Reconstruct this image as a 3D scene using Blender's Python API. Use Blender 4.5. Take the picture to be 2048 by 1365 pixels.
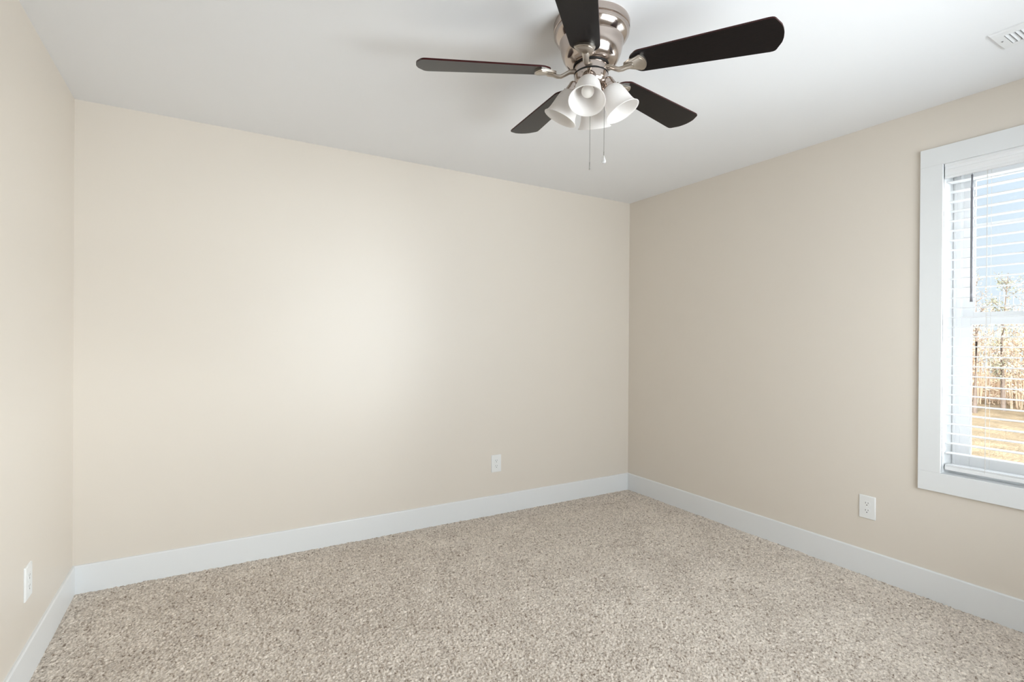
import bpy, bmesh, math, random
import numpy as np
from mathutils import Vector, Matrix

for o in list(bpy.data.objects):
    bpy.data.objects.remove(o)
SC = bpy.context.scene
COL = SC.collection
PI = math.pi
W, D, H = 3.666, 3.66, 2.44            # room width (x), depth (y from 0 to -D), ceiling height

# ------------------------------------------------------------------ camera
CX, CY, CZ = 0.5763, -3.2744, 1.2697
YAW, PITCH, ROLL, FPX = 0.53271, -0.00257, 0.00679, 1026.9
cam_data = bpy.data.cameras.new('camera')
cam_data.sensor_width = 36.0
cam_data.lens = FPX / 2048 * 36.0
cam_data.clip_start = 0.02
cam = bpy.data.objects.new('camera', cam_data)
COL.objects.link(cam)
fw = Vector((math.sin(YAW) * math.cos(PITCH), math.cos(YAW) * math.cos(PITCH), math.sin(PITCH)))
rt = Vector((math.cos(YAW), -math.sin(YAW), 0))
up = rt.cross(fw)
cr, sr = math.cos(ROLL), math.sin(ROLL)

rt2 = rt * cr + up * sr
up2 = up * cr - rt * sr
M = Matrix((rt2, up2, -fw)).transposed().to_4x4()
M.translation = (CX, CY, CZ)
cam.matrix_world = M
SC.camera = cam

# ------------------------------------------------------------------ world: pale sky plus added glows, out of view, that light the room
world = bpy.data.worlds.new('sky')
SC.world = world
world.use_nodes = True
wn = world.node_tree
wn.nodes.clear()
def wnode(t, **k):
    n = wn.nodes.new(t)
    for a, b in k.items():
        setattr(n, a, b)
    return n
FILL_GLOWS = [((0.75, -0.65, 0.14), 22.0, 10.0), ((0.75, -0.60, -0.32), 5.0, 10.0), ((0.55, -0.62, -0.55), 6.0, 10.0),
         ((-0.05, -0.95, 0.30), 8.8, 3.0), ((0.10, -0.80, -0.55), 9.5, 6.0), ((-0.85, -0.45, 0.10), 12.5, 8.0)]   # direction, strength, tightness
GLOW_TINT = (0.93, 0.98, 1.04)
w_out = wnode('ShaderNodeOutputWorld')
w_bg = wnode('ShaderNodeBackground')
w_tc = wnode('ShaderNodeTexCoord')
w_sep = wnode('ShaderNodeSeparateXYZ')
wn.links.new(w_tc.outputs['Generated'], w_sep.inputs[0])
w_map = wnode('ShaderNodeMapRange')
w_map.inputs['From Min'].default_value = 0.0
w_map.inputs['From Max'].default_value = 0.45
wn.links.new(w_sep.outputs['Z'], w_map.inputs['Value'])
w_mix = wnode('ShaderNodeMix', data_type='RGBA')
w_mix.inputs['A'].default_value = (0.77, 0.86, 0.94, 1)
w_mix.inputs['B'].default_value = (0.60, 0.75, 0.93, 1)
wn.links.new(w_map.outputs['Result'], w_mix.inputs['Factor'])
w_prev = w_mix.outputs['Result']
for g_dir, g_str, g_pow in FILL_GLOWS:
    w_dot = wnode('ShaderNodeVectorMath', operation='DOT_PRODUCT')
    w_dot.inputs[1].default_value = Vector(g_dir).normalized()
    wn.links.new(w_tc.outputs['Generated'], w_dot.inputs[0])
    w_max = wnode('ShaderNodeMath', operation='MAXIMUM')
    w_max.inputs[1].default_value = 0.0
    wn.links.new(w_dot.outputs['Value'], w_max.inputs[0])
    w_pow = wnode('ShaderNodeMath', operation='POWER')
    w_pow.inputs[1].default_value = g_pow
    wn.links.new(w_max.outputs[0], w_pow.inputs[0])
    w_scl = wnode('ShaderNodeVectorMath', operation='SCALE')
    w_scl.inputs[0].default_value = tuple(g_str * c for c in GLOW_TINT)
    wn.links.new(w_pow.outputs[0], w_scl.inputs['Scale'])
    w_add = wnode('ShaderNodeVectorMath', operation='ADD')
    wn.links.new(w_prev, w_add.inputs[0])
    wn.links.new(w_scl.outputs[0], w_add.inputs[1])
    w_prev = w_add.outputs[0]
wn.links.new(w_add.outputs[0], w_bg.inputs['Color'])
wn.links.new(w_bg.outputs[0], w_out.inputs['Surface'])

# sun from behind the house: lights the field and the trees, never enters the room
sun_d = bpy.data.lights.new('sun', 'SUN')
sun_d.energy = 5.0
sun_d.angle = 0.02
sun_d.color = (1.0, 0.95, 0.87)
sun = bpy.data.objects.new('sun', sun_d)
COL.objects.link(sun)
sun.location = (-6, 2, 9)
sun.rotation_euler = Vector((0.80, 0.15, -0.58)).to_track_quat('-Z', 'Y').to_euler()

# sampling portal in the window opening (guides sky light, adds none)
WY0, WY1, WZ0, WZ1 = -3.10, -2.182, 0.632, 2.140     # finished opening in the right wall
por_d = bpy.data.lights.new('window_portal', 'AREA')
por_d.shape = 'RECTANGLE'
por_d.size = WY1 - WY0
por_d.size_y = WZ1 - WZ0
por_d.cycles.is_portal = True
por = bpy.data.objects.new('window_portal', por_d)
COL.objects.link(por)
por.matrix_world = Matrix(((0, 0, 1, W + 0.17), (1, 0, 0, (WY0 + WY1) / 2), (0, 1, 0, (WZ0 + WZ1) / 2), (0, 0, 0, 1)))

# added window in the wall behind the camera, lets in fill light
FILL_WX0, FILL_WX1 = 1.45, 3.20
por2_d = por_d.copy()
por2_d.size = FILL_WX1 - FILL_WX0
por2 = bpy.data.objects.new('window_portal', por2_d)
COL.objects.link(por2)
por2.matrix_world = Matrix(((1, 0, 0, (FILL_WX0 + FILL_WX1) / 2), (0, 0, -1, -D - 0.17), (0, 1, 0, (WZ0 + WZ1) / 2), (0, 0, 0, 1)))

SC.view_settings.view_transform = 'Standard'
SC.view_settings.look = 'None'
SC.view_settings.exposure = 0.04
SC.view_settings.gamma = 1.0
SC.view_settings.use_curve_mapping = False

# ------------------------------------------------------------------ materials
def lin(r, g, b):
    f = lambda c: (c / 255 / 12.92) if c / 255 <= 0.04045 else ((c / 255 + 0.055) / 1.055) ** 2.4
    return (f(r), f(g), f(b), 1)

def mat(name, col, rough=0.5, metal=0.0, spec=0.5, bump=None, noise=None):
    m = bpy.data.materials.new(name)
    m.use_nodes = True
    nt = m.node_tree
    b = nt.nodes['Principled BSDF']
    b.inputs['Base Color'].default_value = col
    b.inputs['Roughness'].default_value = rough
    b.inputs['Metallic'].default_value = metal
    b.inputs['Specular IOR Level'].default_value = spec
    if bump or noise:
        tc = nt.nodes.new('ShaderNodeTexCoord')
    if noise:                                    # (scale, amount): slight colour variation of the surface itself
        n = nt.nodes.new('ShaderNodeTexNoise')
        n.inputs['Scale'].default_value = noise[0]
        n.inputs['Detail'].default_value = 3
        nt.links.new(tc.outputs['Object'], n.inputs['Vector'])
        mx = nt.nodes.new('ShaderNodeMix')
        mx.data_type = 'RGBA'
        k = noise[1]
        mx.inputs['A'].default_value = tuple(c * (1 - k) for c in col[:3]) + (1,)
        mx.inputs['B'].default_value = tuple(min(1, c * (1 + k)) for c in col[:3]) + (1,)
        nt.links.new(n.outputs['Fac'], mx.inputs['Factor'])
        nt.links.new(mx.outputs['Result'], b.inputs['Base Color'])
    if bump:                                     # (scale, strength, distance)
        n2 = nt.nodes.new('ShaderNodeTexNoise')
        n2.inputs['Scale'].default_value = bump[0]
        n2.inputs['Detail'].default_value = 2
        nt.links.new(tc.outputs['Object'], n2.inputs['Vector'])
        bp = nt.nodes.new('ShaderNodeBump')
        bp.inputs['Strength'].default_value = bump[1]
        bp.inputs['Distance'].default_value = bump[2]
        nt.links.new(n2.outputs['Fac'], bp.inputs['Height'])
        nt.links.new(bp.outputs['Normal'], b.inputs['Normal'])
    return m

M_WALL = mat('beige_wall_paint', lin(226, 217, 205), 0.43, spec=0.6, bump=(260, 0.06, 0.001), noise=(1.5, 0.012))
M_CEIL = mat('flat_white_ceiling_paint', lin(242, 242, 243), 0.9, spec=0.2, bump=(180, 0.08, 0.001))
M_TRIM = mat('white_semigloss_trim_paint', lin(233, 234, 234), 0.35, spec=0.45)
M_VINYL = mat('white_window_vinyl', lin(236, 236, 236), 0.35)
M_SLAT = mat('white_blind_slat', lin(240, 240, 240), 0.4)
M_PLATE = mat('white_outlet_plastic', lin(238, 238, 236), 0.3)
M_SLOT = mat('dark_outlet_slot', lin(40, 34, 34), 0.6)
M_SCREW = mat('steel_screw', lin(170, 170, 170), 0.3, metal=1)
M_VENT = mat('white_register_enamel', lin(238, 238, 238), 0.35)
M_DUCT = mat('dark_duct_inside', lin(120, 120, 122), 0.8)
M_NICKEL = mat('polished_nickel', lin(190, 178, 170), 0.15, metal=1, noise=(40, 0.02))
M_SATIN = mat('satin_nickel', lin(196, 188, 178), 0.3, metal=1, bump=(400, 0.05, 0.0005))
M_BLACK = mat('black_gap_shade', lin(12, 11, 11), 0.6)  # painted shade for the gaps at the fan hub
M_WAND = mat('grey_plastic_wand', lin(128, 128, 134), 0.25)
M_CORD = mat('white_blind_cord', lin(215, 210, 204), 0.8)
M_BULB = mat('frosted_white_bulb', lin(244, 240, 234), 0.35)
M_CHAIN = mat('pull_chain_metal', lin(150, 148, 145), 0.25, metal=1)

def wood(name, dark, light, rough):
    m = mat(name, dark, rough, spec=0.22)
    nt = m.node_tree
    b = nt.nodes['Principled BSDF']
    tc = nt.nodes.new('ShaderNodeTexCoord')
    mp = nt.nodes.new('ShaderNodeMapping')
    mp.inputs['Scale'].default_value = (6, 90, 90)
    n = nt.nodes.new('ShaderNodeTexNoise')
    n.inputs['Scale'].default_value = 4.0
    n.inputs['Detail'].default_value = 6
    n.inputs['Roughness'].default_value = 0.7
    nt.links.new(tc.outputs['Object'], mp.inputs['Vector'])
    nt.links.new(mp.outputs['Vector'], n.inputs['Vector'])
    r = nt.nodes.new('ShaderNodeValToRGB')
    r.color_ramp.elements[0].position = 0.35
    r.color_ramp.elements[0].color = dark
    r.color_ramp.elements[1].position = 0.75
    r.color_ramp.elements[1].color = light
    nt.links.new(n.outputs['Fac'], r.inputs['Fac'])
    nt.links.new(r.outputs['Color'], b.inputs['Base Color'])
    bp = nt.nodes.new('ShaderNodeBump')
    bp.inputs['Strength'].default_value = 0.15
    bp.inputs['Distance'].default_value = 0.001
    nt.links.new(n.outputs['Fac'], bp.inputs['Height'])
    nt.links.new(bp.outputs['Normal'], b.inputs['Normal'])
    return m
M_BLADE = wood('espresso_blade_face', lin(10, 8, 9), lin(26, 19, 19), 0.28)
M_EDGE = wood('mahogany_blade_edge', lin(44, 14, 14), lin(66, 24, 22), 0.35)

def glass_pane():
    m = bpy.data.materials.new('clear_window_glass')
    m.use_nodes = True
    nt = m.node_tree
    nt.nodes.clear()
    o = nt.nodes.new('ShaderNodeOutputMaterial')
    mx = nt.nodes.new('ShaderNodeMixShader')
    t = nt.nodes.new('ShaderNodeBsdfTransparent')
    t.inputs['Color'].default_value = (0.97, 0.985, 0.98, 1)
    g = nt.nodes.new('ShaderNodeBsdfGlossy')
    g.inputs['Roughness'].default_value = 0.0
    f = nt.nodes.new('ShaderNodeFresnel')
    f.inputs['IOR'].default_value = 1.25
    nt.links.new(f.outputs[0], mx.inputs[0])
    nt.links.new(t.outputs[0], mx.inputs[1])
    nt.links.new(g.outputs[0], mx.inputs[2])
    nt.links.new(mx.outputs[0], o.inputs[0])
    return m
M_GLASS = glass_pane()

def frosted():
    m = bpy.data.materials.new('frosted_alabaster_glass')
    m.use_nodes = True
    nt = m.node_tree
    nt.nodes.clear()
    o = nt.nodes.new('ShaderNodeOutputMaterial')
    d = nt.nodes.new('ShaderNodeBsdfDiffuse')
    d.inputs['Color'].default_value = lin(252, 249, 246)
    t = nt.nodes.new('ShaderNodeBsdfTranslucent')
    t.inputs['Color'].default_value = lin(253, 250, 248)
    m1 = nt.nodes.new('ShaderNodeMixShader')
    m1.inputs[0].default_value = 0.45
    g = nt.nodes.new('ShaderNodeBsdfGlossy')
    g.inputs['Roughness'].default_value = 0.35
    m2 = nt.nodes.new('ShaderNodeMixShader')
    m2.inputs[0].default_value = 0.05
    nt.links.new(d.outputs[0], m1.inputs[1])
    nt.links.new(t.outputs[0], m1.inputs[2])
    nt.links.new(m1.outputs[0], m2.inputs[1])
    nt.links.new(g.outputs[0], m2.inputs[2])
    nt.links.new(m2.outputs[0], o.inputs[0])
    return m
M_SHADE = frosted()

def crystal():
    m = mat('clear_crystal', (0.95, 0.95, 0.95, 1), 0.08)
    m.node_tree.nodes['Principled BSDF'].inputs['Transmission Weight'].default_value = 0.6
    return m
M_CRYSTAL = crystal()

def carpet_mat():
    m = mat('beige_frieze_carpet', lin(165, 150, 134), 0.95, spec=0.1)
    nt = m.node_tree
    b = nt.nodes['Principled BSDF']
    a = nt.nodes.new('ShaderNodeAttribute')
    a.attribute_name = 'tuft'
    r = nt.nodes.new('ShaderNodeValToRGB')
    e = r.color_ramp.elements
    e[0].position, e[0].color = 0.0, lin(120, 99, 80)
    e[1].position, e[1].color = 1.0, lin(252, 240, 226)
    nt.links.new(a.outputs['Fac'], r.inputs['Fac'])
    nt.links.new(r.outputs['Color'], b.inputs['Base Color'])
    b.inputs['Sheen Weight'].default_value = 0.15
    b.inputs['Sheen Roughness'].default_value = 0.6
    return m
M_CARPET = carpet_mat()

# ------------------------------------------------------------------ mesh helpers
def finish(name, bm, m, parent=None, smooth=None, kind=None):
    me = bpy.data.meshes.new(name)
    bm.normal_update()
    bm.to_mesh(me)
    bm.free()
    for mm in (m if isinstance(m, (list, tuple)) else [m]):
        me.materials.append(mm)
    if smooth is not None:
        for p in me.polygons:
            p.use_smooth = True
        me.set_sharp_from_angle(angle=math.radians(smooth))
    o = bpy.data.objects.new(name, me)
    COL.objects.link(o)
    if parent:
        o.parent = parent
    if kind:
        o['kind'] = kind
    return o

def thing(name, label, cat, loc=(0, 0, 0), rotz=0.0, group=None):
    o = bpy.data.objects.new(name, None)
    o.empty_display_size = 0.05
    COL.objects.link(o)
    o.location = loc
    o.rotation_euler = (0, 0, rotz)
    o['label'] = label
    o['category'] = cat
    if group:
        o['group'] = group
    return o

def box(bm, x0, x1, y0, y1, z0, z1, bev=0.0, seg=2, mi=0):
    t = bmesh.new()
    bmesh.ops.create_cube(t, size=1.0)
    for v in t.verts:
        v.co = Vector((x0 if v.co.x < 0 else x1, y0 if v.co.y < 0 else y1, z0 if v.co.z < 0 else z1))
    if bev > 0:
        bmesh.ops.bevel(t, geom=t.edges[:], offset=bev, segments=seg, affect='EDGES', profile=0.5)
    bmesh.ops.recalc_face_normals(t, faces=t.faces[:])
    add(bm, t, mi=mi)

def add(bm, t, M=None, mi=0):
    vm = {}
    for v in t.verts:
        vm[v] = bm.verts.new(M @ v.co if M else v.co)
    for f in t.faces:
        try:
            nf = bm.faces.new([vm[v] for v in f.verts])
            nf.material_index = mi if mi else f.material_index
        except ValueError:
            pass
    t.free()

def lathe(bm, prof, n=64, M=None, mi=0, close=False):
    t = bmesh.new()
    rings = []
    for r, z in prof:
        if r < 1e-6:
            rings.append([t.verts.new((0, 0, z))])
        else:
            rings.append([t.verts.new((r * math.cos(2 * PI * i / n), r * math.sin(2 * PI * i / n), z)) for i in range(n)])
    for a, b in zip(rings[:-1], rings[1:]):
        for i in range(n):
            j = (i + 1) % n
            vs = ([a[0]] if len(a) == 1 else [a[i], a[j]]) + ([b[0]] if len(b) == 1 else [b[j], b[i]])
            if len(vs) > 2:
                t.faces.new(vs)
    bmesh.ops.recalc_face_normals(t, faces=t.faces[:])
    add(bm, t, M, mi)

def tube(bm, pts, rad, n=10, flat=1.0, upv=Vector((0, 0, 1)), cap=True):
    """sweep an ellipse (rad wide, rad*flat along upv) along pts; rad may be a list"""
    t = bmesh.new()
    pts = [Vector(p) for p in pts]
    rad = rad if isinstance(rad, (list, tuple)) else [rad] * len(pts)
    rings = []
    for i, p in enumerate(pts):
        d = (pts[min(i + 1, len(pts) - 1)] - pts[max(i - 1, 0)]).normalized()
        s = d.cross(upv)
        if s.length < 1e-4:
            s = d.cross(Vector((1, 0, 0)))
        s.normalize()
        u = s.cross(d)
        rings.append([t.verts.new(p + s * rad[i] * math.cos(2 * PI * k / n) + u * rad[i] * flat * math.sin(2 * PI * k / n)) for k in range(n)])
    for a, b in zip(rings[:-1], rings[1:]):
        for k in range(n):
            t.faces.new([a[k], a[(k + 1) % n], b[(k + 1) % n], b[k]])
    if cap:
        t.faces.new(rings[0][::-1])
        t.faces.new(rings[-1])
    bmesh.ops.recalc_face_normals(t, faces=t.faces[:])
    add(bm, t)

def prism(bm, outline, z0, z1, bev=0.0, M=None, side_mi=None, top_mi=None):
    """outline in xy, counter-clockwise"""
    t = bmesh.new()
    lo = [t.verts.new((x, y, z0)) for x, y in outline]
    hi = [t.verts.new((x, y, z1)) for x, y in outline]
    fb = t.faces.new(lo[::-1])
    ft = t.faces.new(hi)
    n = len(outline)
    sides = [t.faces.new([lo[i], lo[(i + 1) % n], hi[(i + 1) % n], hi[i]]) for i in range(n)]
    if side_mi is not None:
        for f in sides:
            f.material_index = side_mi
    if top_mi is not None:
        ft.material_index = top_mi
    if bev > 0:
        es = list({e for f in (fb, ft) for e in f.edges})
        bmesh.ops.bevel(t, geom=es, offset=bev, segments=2, affect='EDGES', profile=0.5)
    add(bm, t, M)

def rounded(pts, rads, k=8):
    """round the corners of a polygon"""
    out = []
    n = len(pts)
    for i in range(n):
        p, a, b = Vector(pts[i]), Vector(pts[i - 1]), Vector(pts[(i + 1) % n])
        r = rads[i]
        if r <= 0:
            out.append(tuple(p))
            continue
        d1, d2 = (a - p).normalized(), (b - p).normalized()
        ang = d1.angle(d2)
        L = min(r / math.tan(ang / 2), (a - p).length * 0.49, (b - p).length * 0.49)
        p1, p2 = p + d1 * L, p + d2 * L
        for j in range(k + 1):
            u = j / k
            q = p1 * (1 - u) ** 2 + p * 2 * u * (1 - u) + p2 * u * u
            out.append((q.x, q.y))
    return out

# ------------------------------------------------------------------ room shell
T = 0.16
def struct(name, boxes, m, bev=0.0):
    bm = bmesh.new()
    for b in boxes:
        box(bm, *b, bev=bev)
    return finish(name, bm, m, kind='structure')

struct('ceiling', [(-T, W + T, -D - T, T, H, H + 0.2)], M_CEIL)
struct('wall_back', [(-T, W + T, 0, T, -0.05, H)], M_WALL)
struct('wall_left', [(-T, 0, -D - T, 0, -0.05, H)], M_WALL)
struct('wall_front', [(0, FILL_WX0, -D - T, -D, -0.05, H), (FILL_WX1, W + T, -D - T, -D, -0.05, H),
                      (FILL_WX0, FILL_WX1, -D - T, -D, -0.05, WZ0), (FILL_WX0, FILL_WX1, -D - T, -D, WZ1, H)], M_WALL)
struct('wall_right', [(W, W + T, WY1 + 0.015, 0, -0.05, H), (W, W + T, -D, WY0 - 0.015, -0.05, H),
                      (W, W + T, WY0 - 0.015, WY1 + 0.015, -0.05, WZ0 - 0.015),
                      (W, W + T, WY0 - 0.015, WY1 + 0.015, WZ1 + 0.015, H)], M_WALL)

# carpeted floor: a fine pile of random tufts
def carpet():
    rng = np.random.default_rng(7)
    st = 0.0034
    nx, ny = int(W / st), int(D / st)
    xs = np.linspace(0.0, W, nx)
    ys = np.linspace(-D, 0.0, ny)
    X, Y = np.meshgrid(xs, ys)
    def smooth(a, k):
        for _ in range(k):
            a = (a + np.roll(a, 1, 0) + np.roll(a, -1, 0) + np.roll(a, 1, 1) + np.roll(a, -1, 1)) / 5
        return a
    def norm(a):
        return (a - a.mean()) / a.std()
    fine = norm(rng.random((ny, nx)))
    mid = norm(smooth(rng.random((ny, nx)), 1))
    clump = norm(smooth(rng.random((ny, nx)), 14))
    def low(cell):
        c = rng.random((int(D / cell) + 3, int(W / cell) + 3))
        u, v = X / cell, (Y + D) / cell
        i, j = v.astype(int), u.astype(int)
        fu, fv = u - j, v - i
        fu, fv = fu * fu * (3 - 2 * fu), fv * fv * (3 - 2 * fv)
        return norm((c[i, j] * (1 - fu) + c[i, j + 1] * fu) * (1 - fv) + (c[i + 1, j] * (1 - fu) + c[i + 1, j + 1] * fu) * fv)
    nap = low(0.16) + 0.7 * low(0.07)
    Z = -0.002 + 0.0016 * fine + 0.0012 * mid + 0.0004 * clump + 0.0006 * nap
    X = X + rng.uniform(-0.4, 0.4, X.shape) * st
    Y = Y + rng.uniform(-0.4, 0.4, Y.shape) * st
    X[:, 0], X[:, -1], Y[0], Y[-1] = 0, W, -D, 0
    yarn = norm(rng.random((ny, nx)))
    yarn2 = norm(smooth(rng.random((ny, nx)), 1))
    tuft = 0.63 + 0.12 * yarn + 0.12 * yarn2 + 0.022 * nap
    tuft = np.where(yarn2 < -1.55, tuft - 0.30, tuft)          # dark flecks in the yarn
    tuft = np.where(yarn2 > 1.7, tuft + 0.12, tuft)
    tuft = np.clip(tuft, 0, 1)
    co = np.stack([X, Y, Z], -1).reshape(-1, 3).astype(np.float32)
    idx = np.arange(nx * ny).reshape(ny, nx)
    q = np.stack([idx[:-1, :-1], idx[:-1, 1:], idx[1:, 1:], idx[1:, :-1]], -1).reshape(-1, 4)
    me = bpy.data.meshes.new('floor')
    me.vertices.add(len(co))
    me.vertices.foreach_set('co', co.ravel())
    me.loops.add(q.size)
    me.loops.foreach_set('vertex_index', q.ravel().astype(np.int32))
    me.polygons.add(len(q))
    me.polygons.foreach_set('loop_start', np.arange(0, q.size, 4, dtype=np.int32))
    me.update(calc_edges=True)
    at = me.attributes.new('tuft', 'FLOAT', 'POINT')
    at.data.foreach_set('value', tuft.ravel().astype(np.float32))
    me.polygons.foreach_set('use_smooth', np.ones(len(q), dtype=bool))
    me.materials.append(M_CARPET)
    o = bpy.data.objects.new('floor', me)
    COL.objects.link(o)
    o['kind'] = 'structure'
carpet()

BH, BT = 0.1384, 0.0117
def baseboard(name, p0, p1, nrm):
    """flat board with an eased top edge, from p0 to p1 along the wall, thickness along nrm"""
    prof = [(0, -0.012), (BT, -0.012), (BT, BH - 0.005), (BT - 0.0015, BH - 0.0015), (BT - 0.005, BH), (0, BH)]
    bm = bmesh.new()
    ends = []
    for p in (p0, p1):
        ends.append([bm.verts.new((p[0] + nrm[0] * a, p[1] + nrm[1] * a, z)) for a, z in prof])
    n = len(prof)
    for i in range(n):
        bm.faces.new([ends[0][i], ends[0][(i + 1) % n], ends[1][(i + 1) % n], ends[1][i]])
    bm.faces.new(ends[0])
    bm.faces.new(ends[1][::-1])
    bmesh.ops.recalc_face_normals(bm, faces=bm.faces[:])
    return finish(name, bm, M_TRIM, kind='structure')
baseboard('baseboard_back', (0, 0), (W, 0), (0, -1))
baseboard('baseboard_left', (0, -D), (0, -BT), (1, 0))
baseboard('baseboard_right', (W, -BT), (W, -D), (-1, 0))
baseboard('baseboard_front', (W - BT, -D), (BT, -D), (0, 1))

# ------------------------------------------------------------------ window
win = bpy.data.objects.new('window_1', None)
COL.objects.link(win)
win.location = (W, (WY0 + WY1) / 2, WZ0)
win['kind'] = 'structure'
win['label'] = 'white vinyl double hung window in flat white casing on the right wall'
def wpart(name, boxes, m, bev=0.0015, parent=None):
    bm = bmesh.new()
    p = parent or win
    for b in boxes:
        box(bm, *b, bev=bev)
    off = Vector(win.location)
    for v in bm.verts:
        v.co -= off
    o = finish(name, bm, m, win)
    if parent:
        o.parent = parent
    return o
CW, CT = 0.0925, 0.018
wpart('head_casing', [(W - CT, W, WY0 - CW, WY1 + CW, WZ1, WZ1 + 0.0895)], M_TRIM)
wpart('bottom_casing', [(W - CT, W, WY0 - CW, WY1 + CW, WZ0 - 0.0945, WZ0)], M_TRIM)
wpart('side_casing', [(W - CT, W, WY1, WY1 + CW, WZ0, WZ1)], M_TRIM)
wpart('side_casing', [(W - CT, W, WY0 - CW, WY0, WZ0, WZ1)], M_TRIM)
JD = 0.105
wpart('jamb', [(W - 0.006, W + T, WY1, WY1 + 0.015, WZ0, WZ1), (W - 0.006, W + T, WY0 - 0.015, WY0, WZ0, WZ1),
               (W - 0.006, W + T, WY0 - 0.015, WY1 + 0.015, WZ1, WZ1 + 0.015),
               (W - 0.006, W + T, WY0 - 0.015, WY1 + 0.015, WZ0 - 0.015, WZ0)], M_TRIM, 0.0008)
FX0, FX1 = W + JD, W + 0.165
f_in = 0.032
wpart('window_frame', [(FX0, FX1, WY1 - f_in, WY1, WZ0, WZ1), (FX0, FX1, WY0, WY0 + f_in, WZ0, WZ1),
                       (FX0, FX1, WY0 + f_in, WY1 - f_in, WZ1 - 0.035, WZ1), (FX0, FX1, WY0 + f_in, WY1 - f_in, WZ0, WZ0 + 0.03),
                       (FX0 - 0.004, FX0, WY1 - 0.014, WY1 - 0.004, WZ0, WZ1)], M_VINYL)
def sash(name, xa, xb, z0, z1, bot, top, stile, muntin=None):
    ya, yb = WY0 + f_in - 0.002, WY1 - f_in + 0.002
    bx = [(xa, xb, yb - stile, yb, z0, z1), (xa, xb, ya, ya + stile, z0, z1),
          (xa, xb, ya + stile, yb - stile, z0, z0 + bot), (xa, xb, ya + stile, yb - stile, z1 - top, z1)]
    s = wpart(name, bx, M_VINYL)
    xm = (xa + xb) / 2
    gb = 0.004
    bead = [(xa + 0.004, xa + 0.010, yb - stile - gb, yb - stile, z0 + bot, z1 - top), (xa + 0.004, xa + 0.010, ya + stile, ya + stile + gb, z0 + bot, z1 - top)]
    wpart('glazing_bead', bead, M_VINYL, 0.0005, s)
    wpart('pane', [(xm - 0.002, xm + 0.002, ya + stile - 0.004, yb - stile + 0.004, z0 + bot - 0.004, z1 - top + 0.004)], M_GLASS, 0.0, s)
    if muntin:
        wpart('muntin', [(xm - 0.006, xm + 0.006, ya + stile, yb - stile, muntin - 0.009, muntin + 0.009)], M_VINYL, 0.001, s)
    return s
sash('lower_sash', FX0 + 0.004, FX0 + 0.030, WZ0 + 0.026, 1.392, 0.055, 0.034, 0.040)
sash('upper_sash', FX0 + 0.031, FX0 + 0.057, 1.372, WZ1 - 0.030, 0.048, 0.045, 0.042, muntin=1.842)

# the added fill-light window, unseen behind the camera
fill_win = bpy.data.objects.new('fill_window', None)
COL.objects.link(fill_win)
fill_win.location = ((FILL_WX0 + FILL_WX1) / 2, -D, WZ0)
fill_win['kind'] = 'structure'
def fill_part(name, boxes, m, bev=0.0015):
    bm = bmesh.new()
    for b in boxes:
        box(bm, *b, bev=bev)
    for v in bm.verts:
        v.co -= fill_win.location
    return finish(name, bm, m, fill_win)
yo = -D
fill_part('casing', [(FILL_WX0 - CW, FILL_WX0, yo, yo + CT, WZ0 - CW, WZ1 + CW), (FILL_WX1, FILL_WX1 + CW, yo, yo + CT, WZ0 - CW, WZ1 + CW),
                  (FILL_WX0, FILL_WX1, yo, yo + CT, WZ1, WZ1 + CW), (FILL_WX0, FILL_WX1, yo, yo + CT, WZ0 - CW, WZ0)], M_TRIM)
fill_part('window_frame', [(FILL_WX0, FILL_WX0 + 0.07, yo - 0.15, yo - 0.10, WZ0, WZ1), (FILL_WX1 - 0.07, FILL_WX1, yo - 0.15, yo - 0.10, WZ0, WZ1),
                        (FILL_WX0 + 0.07, FILL_WX1 - 0.07, yo - 0.15, yo - 0.10, WZ0, WZ0 + 0.07), (FILL_WX0 + 0.07, FILL_WX1 - 0.07, yo - 0.15, yo - 0.10, WZ1 - 0.07, WZ1),
                        ((FILL_WX0 + FILL_WX1) / 2 - 0.05, (FILL_WX0 + FILL_WX1) / 2 + 0.05, yo - 0.15, yo - 0.10, WZ0 + 0.07, WZ1 - 0.07),
                        (FILL_WX0 + 0.07, (FILL_WX0 + FILL_WX1) / 2 - 0.05, yo - 0.15, yo - 0.10, 1.36, 1.41), ((FILL_WX0 + FILL_WX1) / 2 + 0.05, FILL_WX1 - 0.07, yo - 0.15, yo - 0.10, 1.36, 1.41)], M_VINYL)
fill_part('pane', [(FILL_WX0 + 0.06, FILL_WX1 - 0.06, yo - 0.127, yo - 0.123, WZ0 + 0.06, WZ1 - 0.06)], M_GLASS, 0.0)

# ------------------------------------------------------------------ blind
blind = thing('window_blind', 'white two inch horizontal slat blind hung open inside the window casing', 'blind', (W, (WY0 + WY1) / 2, WZ1))
def bpart(name, bm, m, smooth=None, parent=None):
    off = Vector(blind.location)
    for v in bm.verts:
        v.co -= off
    return finish(name, bm, m, parent or blind, smooth)
SY0, SY1 = WY0 + 0.009, WY1 - 0.009
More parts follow.
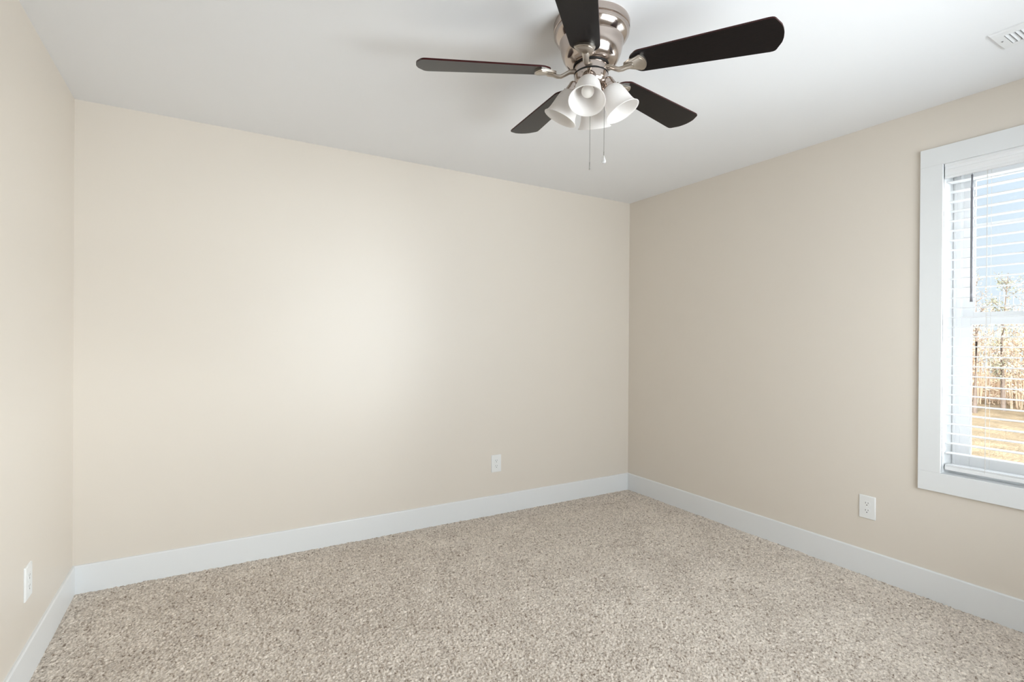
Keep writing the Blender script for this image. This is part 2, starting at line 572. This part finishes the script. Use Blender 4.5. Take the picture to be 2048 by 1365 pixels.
# valance with shallow flutes
bm = bmesh.new()
vz0, vz1 = 2.070, 2.1398
prof = [(0.012, vz0), (0.0, vz0), (-0.004, vz0 + 0.004), (-0.004, vz0 + 0.010), (-0.002, vz0 + 0.012), (-0.002, vz0 + 0.026),
        (-0.0035, vz0 + 0.028), (-0.0035, vz0 + 0.040), (-0.002, vz0 + 0.042), (-0.002, vz0 + 0.054), (-0.005, vz0 + 0.057), (-0.005, vz1), (0.012, vz1)]
rings = [[bm.verts.new((W + a, y, z)) for a, z in prof] for y in (WY0 + 0.003, WY1 - 0.003)]
n = len(prof)
for i in range(n):
    bm.faces.new([rings[0][i], rings[0][(i + 1) % n], rings[1][(i + 1) % n], rings[1][i]])
bm.faces.new(rings[0]); bm.faces.new(rings[1][::-1])
bmesh.ops.recalc_face_normals(bm, faces=bm.faces[:])
bpart('valance', bm, M_SLAT)
bm = bmesh.new()
box(bm, W + 0.013, W + 0.068, SY0, SY1, 2.086, 2.134, bev=0.002)
bpart('headrail', bm, M_SLAT)
bm = bmesh.new()
SLAT_Z = [2.052 - 0.0472 * i for i in range(29)]
for z in SLAT_Z:                                  # slightly crowned slats
    pr = []
    for k in range(7):
        u = -1 + 2 * k / 6
        pr.append((0.036 + 0.025 * u, 0.0022 * (1 - u * u)))
    lo = [[bm.verts.new((W + a, y, z + c - 0.0014)) for a, c in pr] for y in (SY0, SY1)]
    hi = [[bm.verts.new((W + a, y, z + c + 0.0014)) for a, c in pr] for y in (SY0, SY1)]
    for k in range(6):
        bm.faces.new([lo[0][k], lo[0][k + 1], lo[1][k + 1], lo[1][k]])
        bm.faces.new([hi[0][k], hi[1][k], hi[1][k + 1], hi[0][k + 1]])
    bm.faces.new([lo[0][0], lo[1][0], hi[1][0], hi[0][0]])
    bm.faces.new([lo[0][6], hi[0][6], hi[1][6], lo[1][6]])
    for e in (0, 1):
        bm.faces.new(lo[e][::-1] + hi[e])
bmesh.ops.recalc_face_normals(bm, faces=bm.faces[:])
bpart('slats', bm, M_SLAT)
bm = bmesh.new()
box(bm, W + 0.009, W + 0.063, SY0 - 0.002, SY1 + 0.002, 0.648, 0.668, bev=0.004)
box(bm, W + 0.010, W + 0.062, SY0, SY1, 0.6685, 0.6715, bev=0.001)
box(bm, W + 0.010, W + 0.062, SY0, SY1, 0.672, 0.675, bev=0.001)
bpart('bottom_rail', bm, M_SLAT)
for y in (-2.340, -2.640, -2.940):
    bm = bmesh.new()
    for a in (0.0095, 0.0625):
        tube(bm, [(W + a, y, 0.66), (W + a, y, 2.09)], 0.0007, 6)
    tube(bm, [(W + 0.036, y + 0.006, 0.66), (W + 0.036, y + 0.006, 2.09)], 0.0007, 6)
    for z in SLAT_Z:
        tube(bm, [(W + 0.0095, y, z - 0.003), (W + 0.0625, y, z - 0.003)], 0.0006, 5)
    bpart('ladder_cord', bm, M_CORD)
bm = bmesh.new()
tube(bm, [(W + 0.001, -2.288, 2.062), (W + 0.001, -2.288, 2.0), (W + 0.001, -2.289, 1.5), (W + 0.001, -2.289, 1.463)], [0.0042, 0.0050, 0.0050, 0.0062], 12)
tube(bm, [(W + 0.010, -2.288, 2.085), (W + 0.001, -2.288, 2.075), (W + 0.001, -2.288, 2.060)], 0.0016, 8)
bpart('tilt_wand', bm, M_WAND, 40)

# ------------------------------------------------------------------ outlets
def outlet(label, loc, rotz):
    """local: plate in xz plane facing -y"""
    o = thing('wall_outlet', label, 'outlet', loc, rotz, None)
    bm = bmesh.new()
    t = bmesh.new()
    bmesh.ops.create_cube(t, size=1.0)
    w, h, d = 0.083, 0.127, 0.0065
    for v in t.verts:
        s = 1.0 if v.co.y > 0 else 0.93
        v.co = Vector((v.co.x * w * s, -d if v.co.y < 0 else 0.0, v.co.z * (h - (0 if s == 1 else 0.007))))
    bmesh.ops.bevel(t, geom=t.edges[:], offset=0.0015, segments=3, affect='EDGES')
    add(bm, t)
    finish('cover_plate', bm, M_PLATE, o, 50)
    for s in (1, -1):
        zc = 0.0195 * s
        bm = bmesh.new()
        pts = []
        for k in range(40):
            a = 2 * PI * k / 40
            pts.append((0.0172 * math.cos(a), max(-0.0142, min(0.0142, 0.0172 * math.sin(a)))))
        Mx = Matrix.Translation((0, -d, zc)) @ Matrix.Rotation(PI / 2, 4, 'X')
        prism(bm, pts, -0.001, 0.0012, 0.0005, Mx)
        r = finish('receptacle', bm, M_PLATE, o, 40)
        bm = bmesh.new()
        box(bm, -0.0075, -0.0053, -d - 0.00125, -d, zc - 0.0005, zc + 0.0085)
        box(bm, 0.0053, 0.0072, -d - 0.00125, -d, zc + 0.0005, zc + 0.0080)
        pts = [(0.0027 * math.cos(a), max(-0.0021, 0.0027 * math.sin(a))) for a in [2 * PI * k / 20 for k in range(20)]]
        prism(bm, pts, 0, 0.00125, 0, Matrix.Translation((0, -d, zc - 0.0075)) @ Matrix.Rotation(PI / 2, 4, 'X'))
        finish('socket_slots', bm, M_SLOT, r)
    bm = bmesh.new()
    lathe(bm, [(0, 0.0016), (0.002, 0.0014), (0.003, 0.0006), (0.003, -0.001)], 16, Matrix.Translation((0, -d, 0)) @ Matrix.Rotation(PI / 2, 4, 'X'))
    finish('plate_screw', bm, M_PLATE, o, 40)
    return o
outlet('white duplex outlet on the wide back wall, low down near the far corner', (2.379, 0.0, 0.368), 0)
outlet('white duplex outlet on the right wall below and left of the window', (W, -1.855, 0.371), -PI / 2)
outlet('white duplex outlet on the left wall, seen almost edge on', (0.0, -0.735, 0.363), PI / 2)

# ------------------------------------------------------------------ ceiling register
vent = thing('ceiling_vent', 'white louvred metal air register in the ceiling above the window', 'vent', (3.2035, -2.665, H))
def vpart(name, bm, m, smooth=None):
    return finish(name, bm, m, vent, smooth)
vw, vl = 0.081, 0.160                       # half sizes x, y
ow, ol = 0.045, 0.125                       # louvre opening
bm = bmesh.new()
def ring_rect(z0, z1, a0, b0, a1, b1):
    o4 = [(-a0, -b0, z0), (a0, -b0, z0), (a0, b0, z0), (-a0, b0, z0)]
    i4 = [(-a1, -b1, z1), (a1, -b1, z1), (a1, b1, z1), (-a1, b1, z1)]
    return o4, i4
def loft4(bm, A, B):
    va = [bm.verts.new(p) for p in A]
    vb = [bm.verts.new(p) for p in B]
    for i in range(4):
        bm.faces.new([va[i], va[(i + 1) % 4], vb[(i + 1) % 4], vb[i]])
def rect(a, b, z):
    return [(-a, -b, z), (a, -b, z), (a, b, z), (-a, b, z)]
levels = [rect(vw, vl, 0), rect(vw, vl, -0.004), rect(vw - 0.004, vl - 0.004, -0.008), rect(ow, ol, -0.009), rect(ow, ol, -0.001)]
for A, B in zip(levels[:-1], levels[1:]):
    loft4(bm, A, B)
bmesh.ops.remove_doubles(bm, verts=bm.verts[:], dist=1e-5)
bmesh.ops.recalc_face_normals(bm, faces=bm.faces[:])
vpart('face_plate', bm, M_VENT)
bm = bmesh.new()
box(bm, -ow, ow, -ol, ol, -0.0015, -0.0008)
vpart('backing', bm, M_DUCT)
bm = bmesh.new()
nl = 17
for i in range(nl):
    y = ol - 0.007 - i * (2 * ol - 0.014) / (nl - 1)
    t = bmesh.new()
    bmesh.ops.create_cube(t, size=1.0)
    for v in t.verts:
        v.co = Vector((v.co.x * 2 * ow, v.co.y * 0.0012, v.co.z * 0.0115))
    add(bm, t, Matrix.Translation((0, y, -0.0062)) @ Matrix.Rotation(math.radians(52), 4, 'X'))
vpart('louvres', bm, M_VENT)
for s in (1, -1):
    bm = bmesh.new()
    lathe(bm, [(0, -0.0105), (0.0025, -0.010), (0.004, -0.0085), (0.004, -0.006)], 16, Matrix.Translation((0, s * 0.142, 0)))
    box(bm, -0.003, 0.003, s * 0.142 - 0.0005, s * 0.142 + 0.0005, -0.0112, -0.0100)
    vpart('screw', bm, M_SCREW, 40)

# ------------------------------------------------------------------ ceiling fan
FXC, FYC = 1.7915, -1.7775
fan = thing('ceiling_fan', 'brushed nickel flush mount ceiling fan with five dark wood blades and four frosted shades', 'ceiling fan', (FXC, FYC, H))
def fpart(name, bm, m, smooth=35, parent=None):
    return finish(name, bm, m, parent or fan, smooth)
bm = bmesh.new()
lathe(bm, [(0, 0), (0.1385, 0), (0.1400, -0.004), (0.1400, -0.022), (0.1385, -0.026), (0.1345, -0.028), (0.1345, -0.031), (0.1380, -0.032),
           (0.1385, -0.036), (0.1370, -0.044), (0.1300, -0.056), (0.1220, -0.064), (0.1175, -0.068), (0.1165, -0.071), (0.1155, -0.074),
           (0.1135, -0.090), (0.1095, -0.110), (0.1030, -0.128), (0.0940, -0.143), (0.0840, -0.151), (0.0740, -0.154), (0, -0.154)], 96)
fpart('motor_housing', bm, M_NICKEL, 28)
bm = bmesh.new()
lathe(bm, [(0, -0.150), (0.0660, -0.150), (0.0660, -0.158), (0, -0.158)], 64)
lathe(bm, [(0, -0.184), (0.0632, -0.1845), (0.0632, -0.1880), (0, -0.1885)], 64)
fpart('gap_shade_disc', bm, M_BLACK)  # black discs stand in for the shaded gaps above and below the hub
bm = bmesh.new()
lathe(bm, [(0, -0.157), (0.0605, -0.157), (0.0620, -0.159), (0.0620, -0.183), (0.0605, -0.185), (0, -0.185)], 64)
fpart('blade_hub', bm, M_NICKEL)
bm = bmesh.new()
lathe(bm, [(0, -0.188), (0.0605, -0.188), (0.0620, -0.190), (0.0620, -0.214), (0.0600, -0.222), (0.0540, -0.230), (0.0440, -0.235),
           (0.0300, -0.238), (0.0300, -0.246), (0.0260, -0.254), (0.0150, -0.260), (0.0060, -0.262), (0.0060, -0.270), (0, -0.272)], 64)
hs = fpart('switch_housing', bm, M_NICKEL, 28)
for a in (200, 80, 320):
    a = math.radians(a)
    bm = bmesh.new()
    lathe(bm, [(0, 0.002), (0.002, 0.0018), (0.003, 0.0008), (0.003, -0.001)], 14,
          Matrix.Translation((0.062 * math.cos(a), 0.062 * math.sin(a), -0.200)) @ Matrix.Rotation(a, 4, 'Z') @ Matrix.Rotation(PI / 2, 4, 'Y'))
    fpart('screw', bm, M_SATIN, 40, hs)

# blades and blade irons, measured one by one (small sag and twist of each)
ZB, TH, PH = 2.2626 - H, -1.0763, -0.1708
R_ROOT, R_TIP = 0.150, 0.638
DTH = [0.0426, -0.0284, -0.0079, 0.0088, -0.0150]
DPH = [-0.0592, 0.0825, 0.0129, -0.0556, 0.0193]
DRP = [-0.0602, -0.0280, 0.0240, -0.0095, -0.0085]
def half_w(r):
    return 0.0522 + (0.0734 - 0.0522) * (r - 0.2) / (R_TIP - 0.2)
def blade_outline():
    rc = R_TIP - 0.030                           # corner radius position before the curved end
    wr, wt = half_w(R_ROOT), half_w(rc)
    tip = []
    for k in range(1, 8):
        u = -1 + 2 * k / 8
        tip.append((rc + 0.006 + 0.024 * (1 - u * u), wt * u))
    pts = [(R_ROOT, -wr * 0.55), (R_ROOT + 0.030, -half_w(R_ROOT + 0.03)), (rc - 0.012, -half_w(rc - 0.012))]
    pts += [(rc + 0.004, -wt * 0.975)] + tip[1:-1] + [(rc + 0.004, wt * 0.975)]
    pts += [(rc - 0.012, half_w(rc - 0.012)), (R_ROOT + 0.030, half_w(R_ROOT + 0.03)), (R_ROOT, wr * 0.55)]
    rad = [0.03, 0.03, 0.012, 0.012] + [0.03] * (len(tip) - 2) + [0.012, 0.012, 0.03, 0.03]
    return rounded(pts, rad, 5)
def blade_mesh():
    bm = bmesh.new()
    prism(bm, blade_outline(), -0.003, 0.003, 0.0008, side_mi=1, top_mi=1)
    for f in bm.faces:                           # bevels and sides red brown, face below espresso
        f.material_index = 0 if f.normal.z < -0.9 else 1
    bm.normal_update()
    for f in bm.faces:
        f.material_index = 0 if f.normal.z < -0.9 else 1
    return bm
def iron_mesh():
    bm = bmesh.new()
    z = -0.003
    out = rounded([(0.128, -0.009), (0.150, -0.022), (0.190, -0.0380), (0.206, -0.022), (0.2085, 0.0), (0.206, 0.022), (0.190, 0.0380), (0.150, 0.022), (0.128, 0.009)],
                  [0.004, 0.04, 0.008, 0.03, 0.03, 0.03, 0.008, 0.04, 0.004], 5)
    prism(bm, out, z - 0.0075, z + 0.0002, 0.0022)
    inn = rounded([(0.146, -0.010), (0.187, -0.0300), (0.199, -0.016), (0.2015, 0.0), (0.199, 0.016), (0.187, 0.0300), (0.146, 0.010)],
                  [0.004, 0.006, 0.02, 0.02, 0.02, 0.006, 0.004], 4)
    prism(bm, inn, z - 0.0090, z - 0.0070, 0.0012)
    tube(bm, [(0.050, 0, -0.002), (0.066, 0, -0.001), (0.080, 0, -0.004), (0.096, 0, -0.013), (0.110, 0, -0.020), (0.124, 0, -0.020), (0.138, 0, -0.0155), (0.158, 0, -0.013), (0.163, 0, -0.012)],
         [0.015, 0.014, 0.0125, 0.0115, 0.0115, 0.0115, 0.0115, 0.0125, 0.0100], 14, flat=0.62)
    return bm
blade0 = iron0 = None
for k in range(5):
    a = TH + k * 2 * PI / 5 + DTH[k]
    ph = PH + DPH[k]
    d = Vector((math.cos(a), math.sin(a), 0))
    t = Vector((-math.sin(a), math.cos(a), 0))
    X = (d + Vector((0, 0, DRP[k]))).normalized()
    Y = (t * math.cos(ph) + Vector((0, 0, math.sin(ph))))
    Y = (Y - X * Y.dot(X)).normalized()
    Z = X.cross(Y)
    Mb = Matrix((X, Y, Z)).transposed().to_4x4()
    Mb.translation = (1.7889 - FXC, -1.7758 - FYC, ZB - 0.15 * DRP[k])
    if k == 0:
        blade0 = b = fpart('blade', blade_mesh(), [M_BLADE, M_EDGE], None)
        iron0 = ir = fpart('blade_iron', iron_mesh(), M_SATIN, 40)
    else:
        b, ir = blade0.copy(), iron0.copy()
        for o in (b, ir):
            COL.objects.link(o)
            o.parent = fan
    b.matrix_local = Mb
    ir.matrix_local = Mb

# light kit: four arms, sockets, bells and bulbs
SH_ANG0, SH_TILT = 224.0, 27.0
ZL = -0.245
shade_prof = [(0.0260, 0.002), (0.0310, -0.001), (0.0365, -0.008), (0.0415, -0.019), (0.0452, -0.034), (0.0478, -0.050), (0.0500, -0.064),
              (0.0525, -0.077), (0.0560, -0.088), (0.0605, -0.0960), (0.0640, -0.0990)]
def shade_mesh():
    bm = bmesh.new()
    inner = [(r - 0.0028, z - (0.0012 if i else 0.0)) for i, (r, z) in enumerate(shade_prof)]
    inner[-1] = (0.0625, -0.1010)
    lathe(bm, [(0.0222, 0.002)] + shade_prof + [(0.0648, -0.1000), (0.0642, -0.1014)] + inner[::-1], 64)
    return bm
first = {}
for q in range(4):
    a = math.radians(SH_ANG0 + 90 * q)
    Ms = Matrix.Translation((0.070 * math.cos(a), 0.070 * math.sin(a), ZL)) @ Matrix.Rotation(a, 4, 'Z') @ Matrix.Rotation(-math.radians(SH_TILT), 4, 'Y')
    if q == 0:
        bm = bmesh.new()
        lathe(bm, [(0, 0.038), (0.016, 0.038), (0.0225, 0.035), (0.0255, 0.029), (0.0262, 0.017), (0.0272, 0.0165), (0.0272, 0.0130), (0.0280, 0.011), (0.0295, 0.004), (0.0300, -0.002), (0.0285, -0.004), (0.0262, -0.003), (0.022, 0.004), (0, 0.004)], 40)
        tube(bm, [(-0.062, 0, 0.000), (-0.040, 0, 0.022), (-0.018, 0, 0.036), (0.0, 0, 0.034)], 0.007, 10)
        for s in (0, 2.1, 4.2):
            tube(bm, [(0.027 * math.cos(s), 0.027 * math.sin(s), 0.004), (0.035 * math.cos(s), 0.035 * math.sin(s), 0.004)], 0.002, 8)
        sk = fpart('lamp_socket', bm, M_NICKEL, 35)
        sh = fpart('glass_shade', shade_mesh(), M_SHADE, 50)
        bm = bmesh.new()
        bp = [(0, 0.004), (0.012, 0.004), (0.012, -0.018), (0.0135, -0.024)]
        for j in range(13):
            th = math.radians(40 - 130 * j / 12)
            bp.append((0.0225 * math.cos(th), -0.050 + 0.0225 * math.sin(th)))
        bp[-1] = (0, -0.0725)
        lathe(bm, bp, 32)
        bu = fpart('light_bulb', bm, M_BULB, 60)
        first = {'s': sk, 'g': sh, 'b': bu}
        objs = [sk, sh, bu]
    else:
        objs = []
        for key in ('s', 'g', 'b'):
            o = first[key].copy()
            COL.objects.link(o)
            o.parent = fan
            objs.append(o)
    for o in objs:
        o.matrix_local = Ms

# pull chains
RX, RY = math.cos(YAW), -math.sin(YAW)
def chain(lat, dep, ztop, zbot):
    x, y = RX * lat - RY * dep, RY * lat + RX * dep
    bm = bmesh.new()
    tube(bm, [(x, y, ztop), (x, y, zbot)], 0.0008, 6)
    return bm, x, y
bm, x, y = chain(-0.003, 0.0, -0.268, 1.930 - H)
c1 = fpart('pull_chain', bm, M_CHAIN)
bm = bmesh.new()
for k in range(7):
    t = bmesh.new()
    bmesh.ops.create_uvsphere(t, u_segments=8, v_segments=6, radius=0.0021 if k < 6 else 0.0030)
    add(bm, t, Matrix.Translation((x, y, 1.929 - H - k * 0.0041)))
fpart('chain_end', bm, M_CHAIN, 60, c1)
bm, x, y = chain(0.0545, 0.028, -0.222, 1.975 - H)
c2 = fpart('pull_chain', bm, M_CHAIN)
bm = bmesh.new()
for k in range(4):
    t = bmesh.new()
    bmesh.ops.create_uvsphere(t, u_segments=8, v_segments=6, radius=0.0019)
    add(bm, t, Matrix.Translation((x, y, 1.979 - H - k * 0.0038)))
fpart('chain_end', bm, M_CHAIN, 60, c2)
bm = bmesh.new()
lathe(bm, [(0, 1.967), (0.0015, 1.965), (0.0035, 1.958), (0.0066, 1.950), (0.0085, 1.944), (0.0082, 1.940), (0.0052, 1.9365), (0, 1.9355)], 20, Matrix.Translation((x, y, -H)))
fpart('teardrop_pendant', bm, M_CRYSTAL, 60, c2)

# ------------------------------------------------------------------ outside: sloping field and a bare winter wood
GZ = -3.0
M_FIELD = mat('dry_straw_field', lin(142, 124, 100), 0.95, spec=0.05, noise=(0.9, 0.6), bump=(9, 0.6, 0.1))
M_BARK = mat('pale_bark', lin(120, 106, 96), 0.9, spec=0.05, noise=(6, 0.3))
M_LEAFA = mat('dry_tan_leaves', lin(192, 168, 144), 0.9, spec=0.05, noise=(3, 0.3))
M_LEAFB = mat('dull_olive_leaves', lin(150, 146, 122), 0.9, spec=0.05, noise=(3, 0.3))
bm = bmesh.new()
N = 40
gv = [[bm.verts.new((W + 15 + 80 * i / N, -45 + 110 * j / N, GZ + 0.12 * math.sin(i * 1.7 + j) + 0.1 * math.sin(j * 2.3 - i * 0.6))) for j in range(N + 1)] for i in range(N + 1)]
for i in range(N):
    for j in range(N):
        bm.faces.new([gv[i][j], gv[i + 1][j], gv[i + 1][j + 1], gv[i][j + 1]])
fo = finish('field', bm, M_FIELD, smooth=60, kind='structure')

random.seed(11)
def leaf_cards(bm, c, rx, rz, n, size):
    for _ in range(n):
        while True:
            p = Vector((random.uniform(-1, 1), random.uniform(-1, 1), random.uniform(-1, 1)))
            if p.length < 1:
                break
        p = Vector((p.x * rx, p.y * rx, p.z * rz)) + c
        u = Vector((random.gauss(0, 1), random.gauss(0, 1), random.gauss(0, 1))).normalized()
        v = u.orthogonal().normalized()
        s = size * random.uniform(0.5, 1.3)
        bm.faces.new([bm.verts.new(p + u * s), bm.verts.new(p + v * s * 0.5), bm.verts.new(p - u * s), bm.verts.new(p - v * s * 0.5)])
def tree(label, x, y, h, spread, leaf_m, leaves):
    o = thing('bare_tree', label, 'tree', (x, y, GZ), 0, 'thin winter trees at the edge of the field')
    bm = bmesh.new()
    top = Vector((random.uniform(-.3, .3), random.uniform(-.3, .3), h))
    mid = Vector((random.uniform(-.2, .2), random.uniform(-.2, .2), h * 0.5))
    tube(bm, [(0, 0, -0.3), mid, top], [0.09 + h * 0.006, 0.06, 0.012], 8)
    finish('trunk', bm, M_BARK, o, 60)
    bm = bmesh.new()
    lf = bmesh.new()
    for k in range(26):
        u = random.uniform(0.12, 0.97)
        p = mid * (u * 2) if u < 0.5 else mid.lerp(top, u * 2 - 1)
        an = random.uniform(0, 2 * PI)
        L = spread * (1.15 - u) * random.uniform(0.6, 1.2) + 0.3
        e = p + Vector((math.cos(an) * L, math.sin(an) * L, L * random.uniform(0.5, 1.1)))
        m2 = p.lerp(e, 0.5) + Vector((0, 0, -0.06 * L))
        tube(bm, [p, m2, e], [0.028, 0.018, 0.006], 5)
        for _ in range(4):
            q = m2.lerp(e, random.uniform(0.05, 0.98))
            tube(bm, [q, q + Vector((random.uniform(-.5, .5), random.uniform(-.5, .5), random.uniform(0.1, .6)))], [0.010, 0.004], 4)
        leaf_cards(lf, e, 0.35 * spread ** 0.5, 0.35, leaves, 0.075)
        leaf_cards(lf, m2, 0.35 * spread ** 0.5, 0.35, leaves, 0.075)
    finish('branches', bm, M_BARK, o, 60)
    finish('dry_leaves', lf, leaf_m, o)
    return o
TREES = [(40.0, 9.10, 8.7, 0.75, 0, 10, 'tall sparse bare tree close to the left edge of the window glass'),
         (43.4, 8.75, 8.6, 0.85, 1, 26, 'bushy olive tinged tree right of the blind cords, in front of the wood'),
         (40.0, 6.70, 7.4, 0.90, 0, 24, 'tan leaved tree at the right edge of the photo, nearest the field'),
         (43.4, 11.4, 7.6, 0.95, 0, 24, 'tan leaved tree hidden behind the left window frame'),
         (43.4, 6.20, 7.8, 0.95, 0, 24, 'tan leaved tree just beyond the right edge of the photo')]
for x, y, h, sp, lm, nl_, lab in TREES:
    tree(lab, x, y, h, sp, (M_LEAFA, M_LEAFB)[lm], nl_)
# tangled undergrowth and far wood, beyond counting
bm = bmesh.new()
for _ in range(900):
    c = Vector((random.uniform(46.5, 53), random.uniform(-8, 19), GZ + random.uniform(0.0, 7.0) * random.uniform(0.6, 1.0)))
    leaf_cards(bm, c, 0.8, 0.7, 34, 0.10)
for _ in range(620):
    x, y = random.uniform(46.2, 52), random.uniform(-8, 19)
    tube(bm, [(x, y, GZ - 0.2), (x + random.uniform(-.4, .4), y + random.uniform(-.4, .4), GZ + random.uniform(3, 8))], [0.03, 0.008], 4, cap=False)
th = finish('undergrowth', bm, M_LEAFA, kind='stuff')
th['label'] = 'tangled tan undergrowth of the winter wood beyond the field'
th['category'] = 'undergrowth'
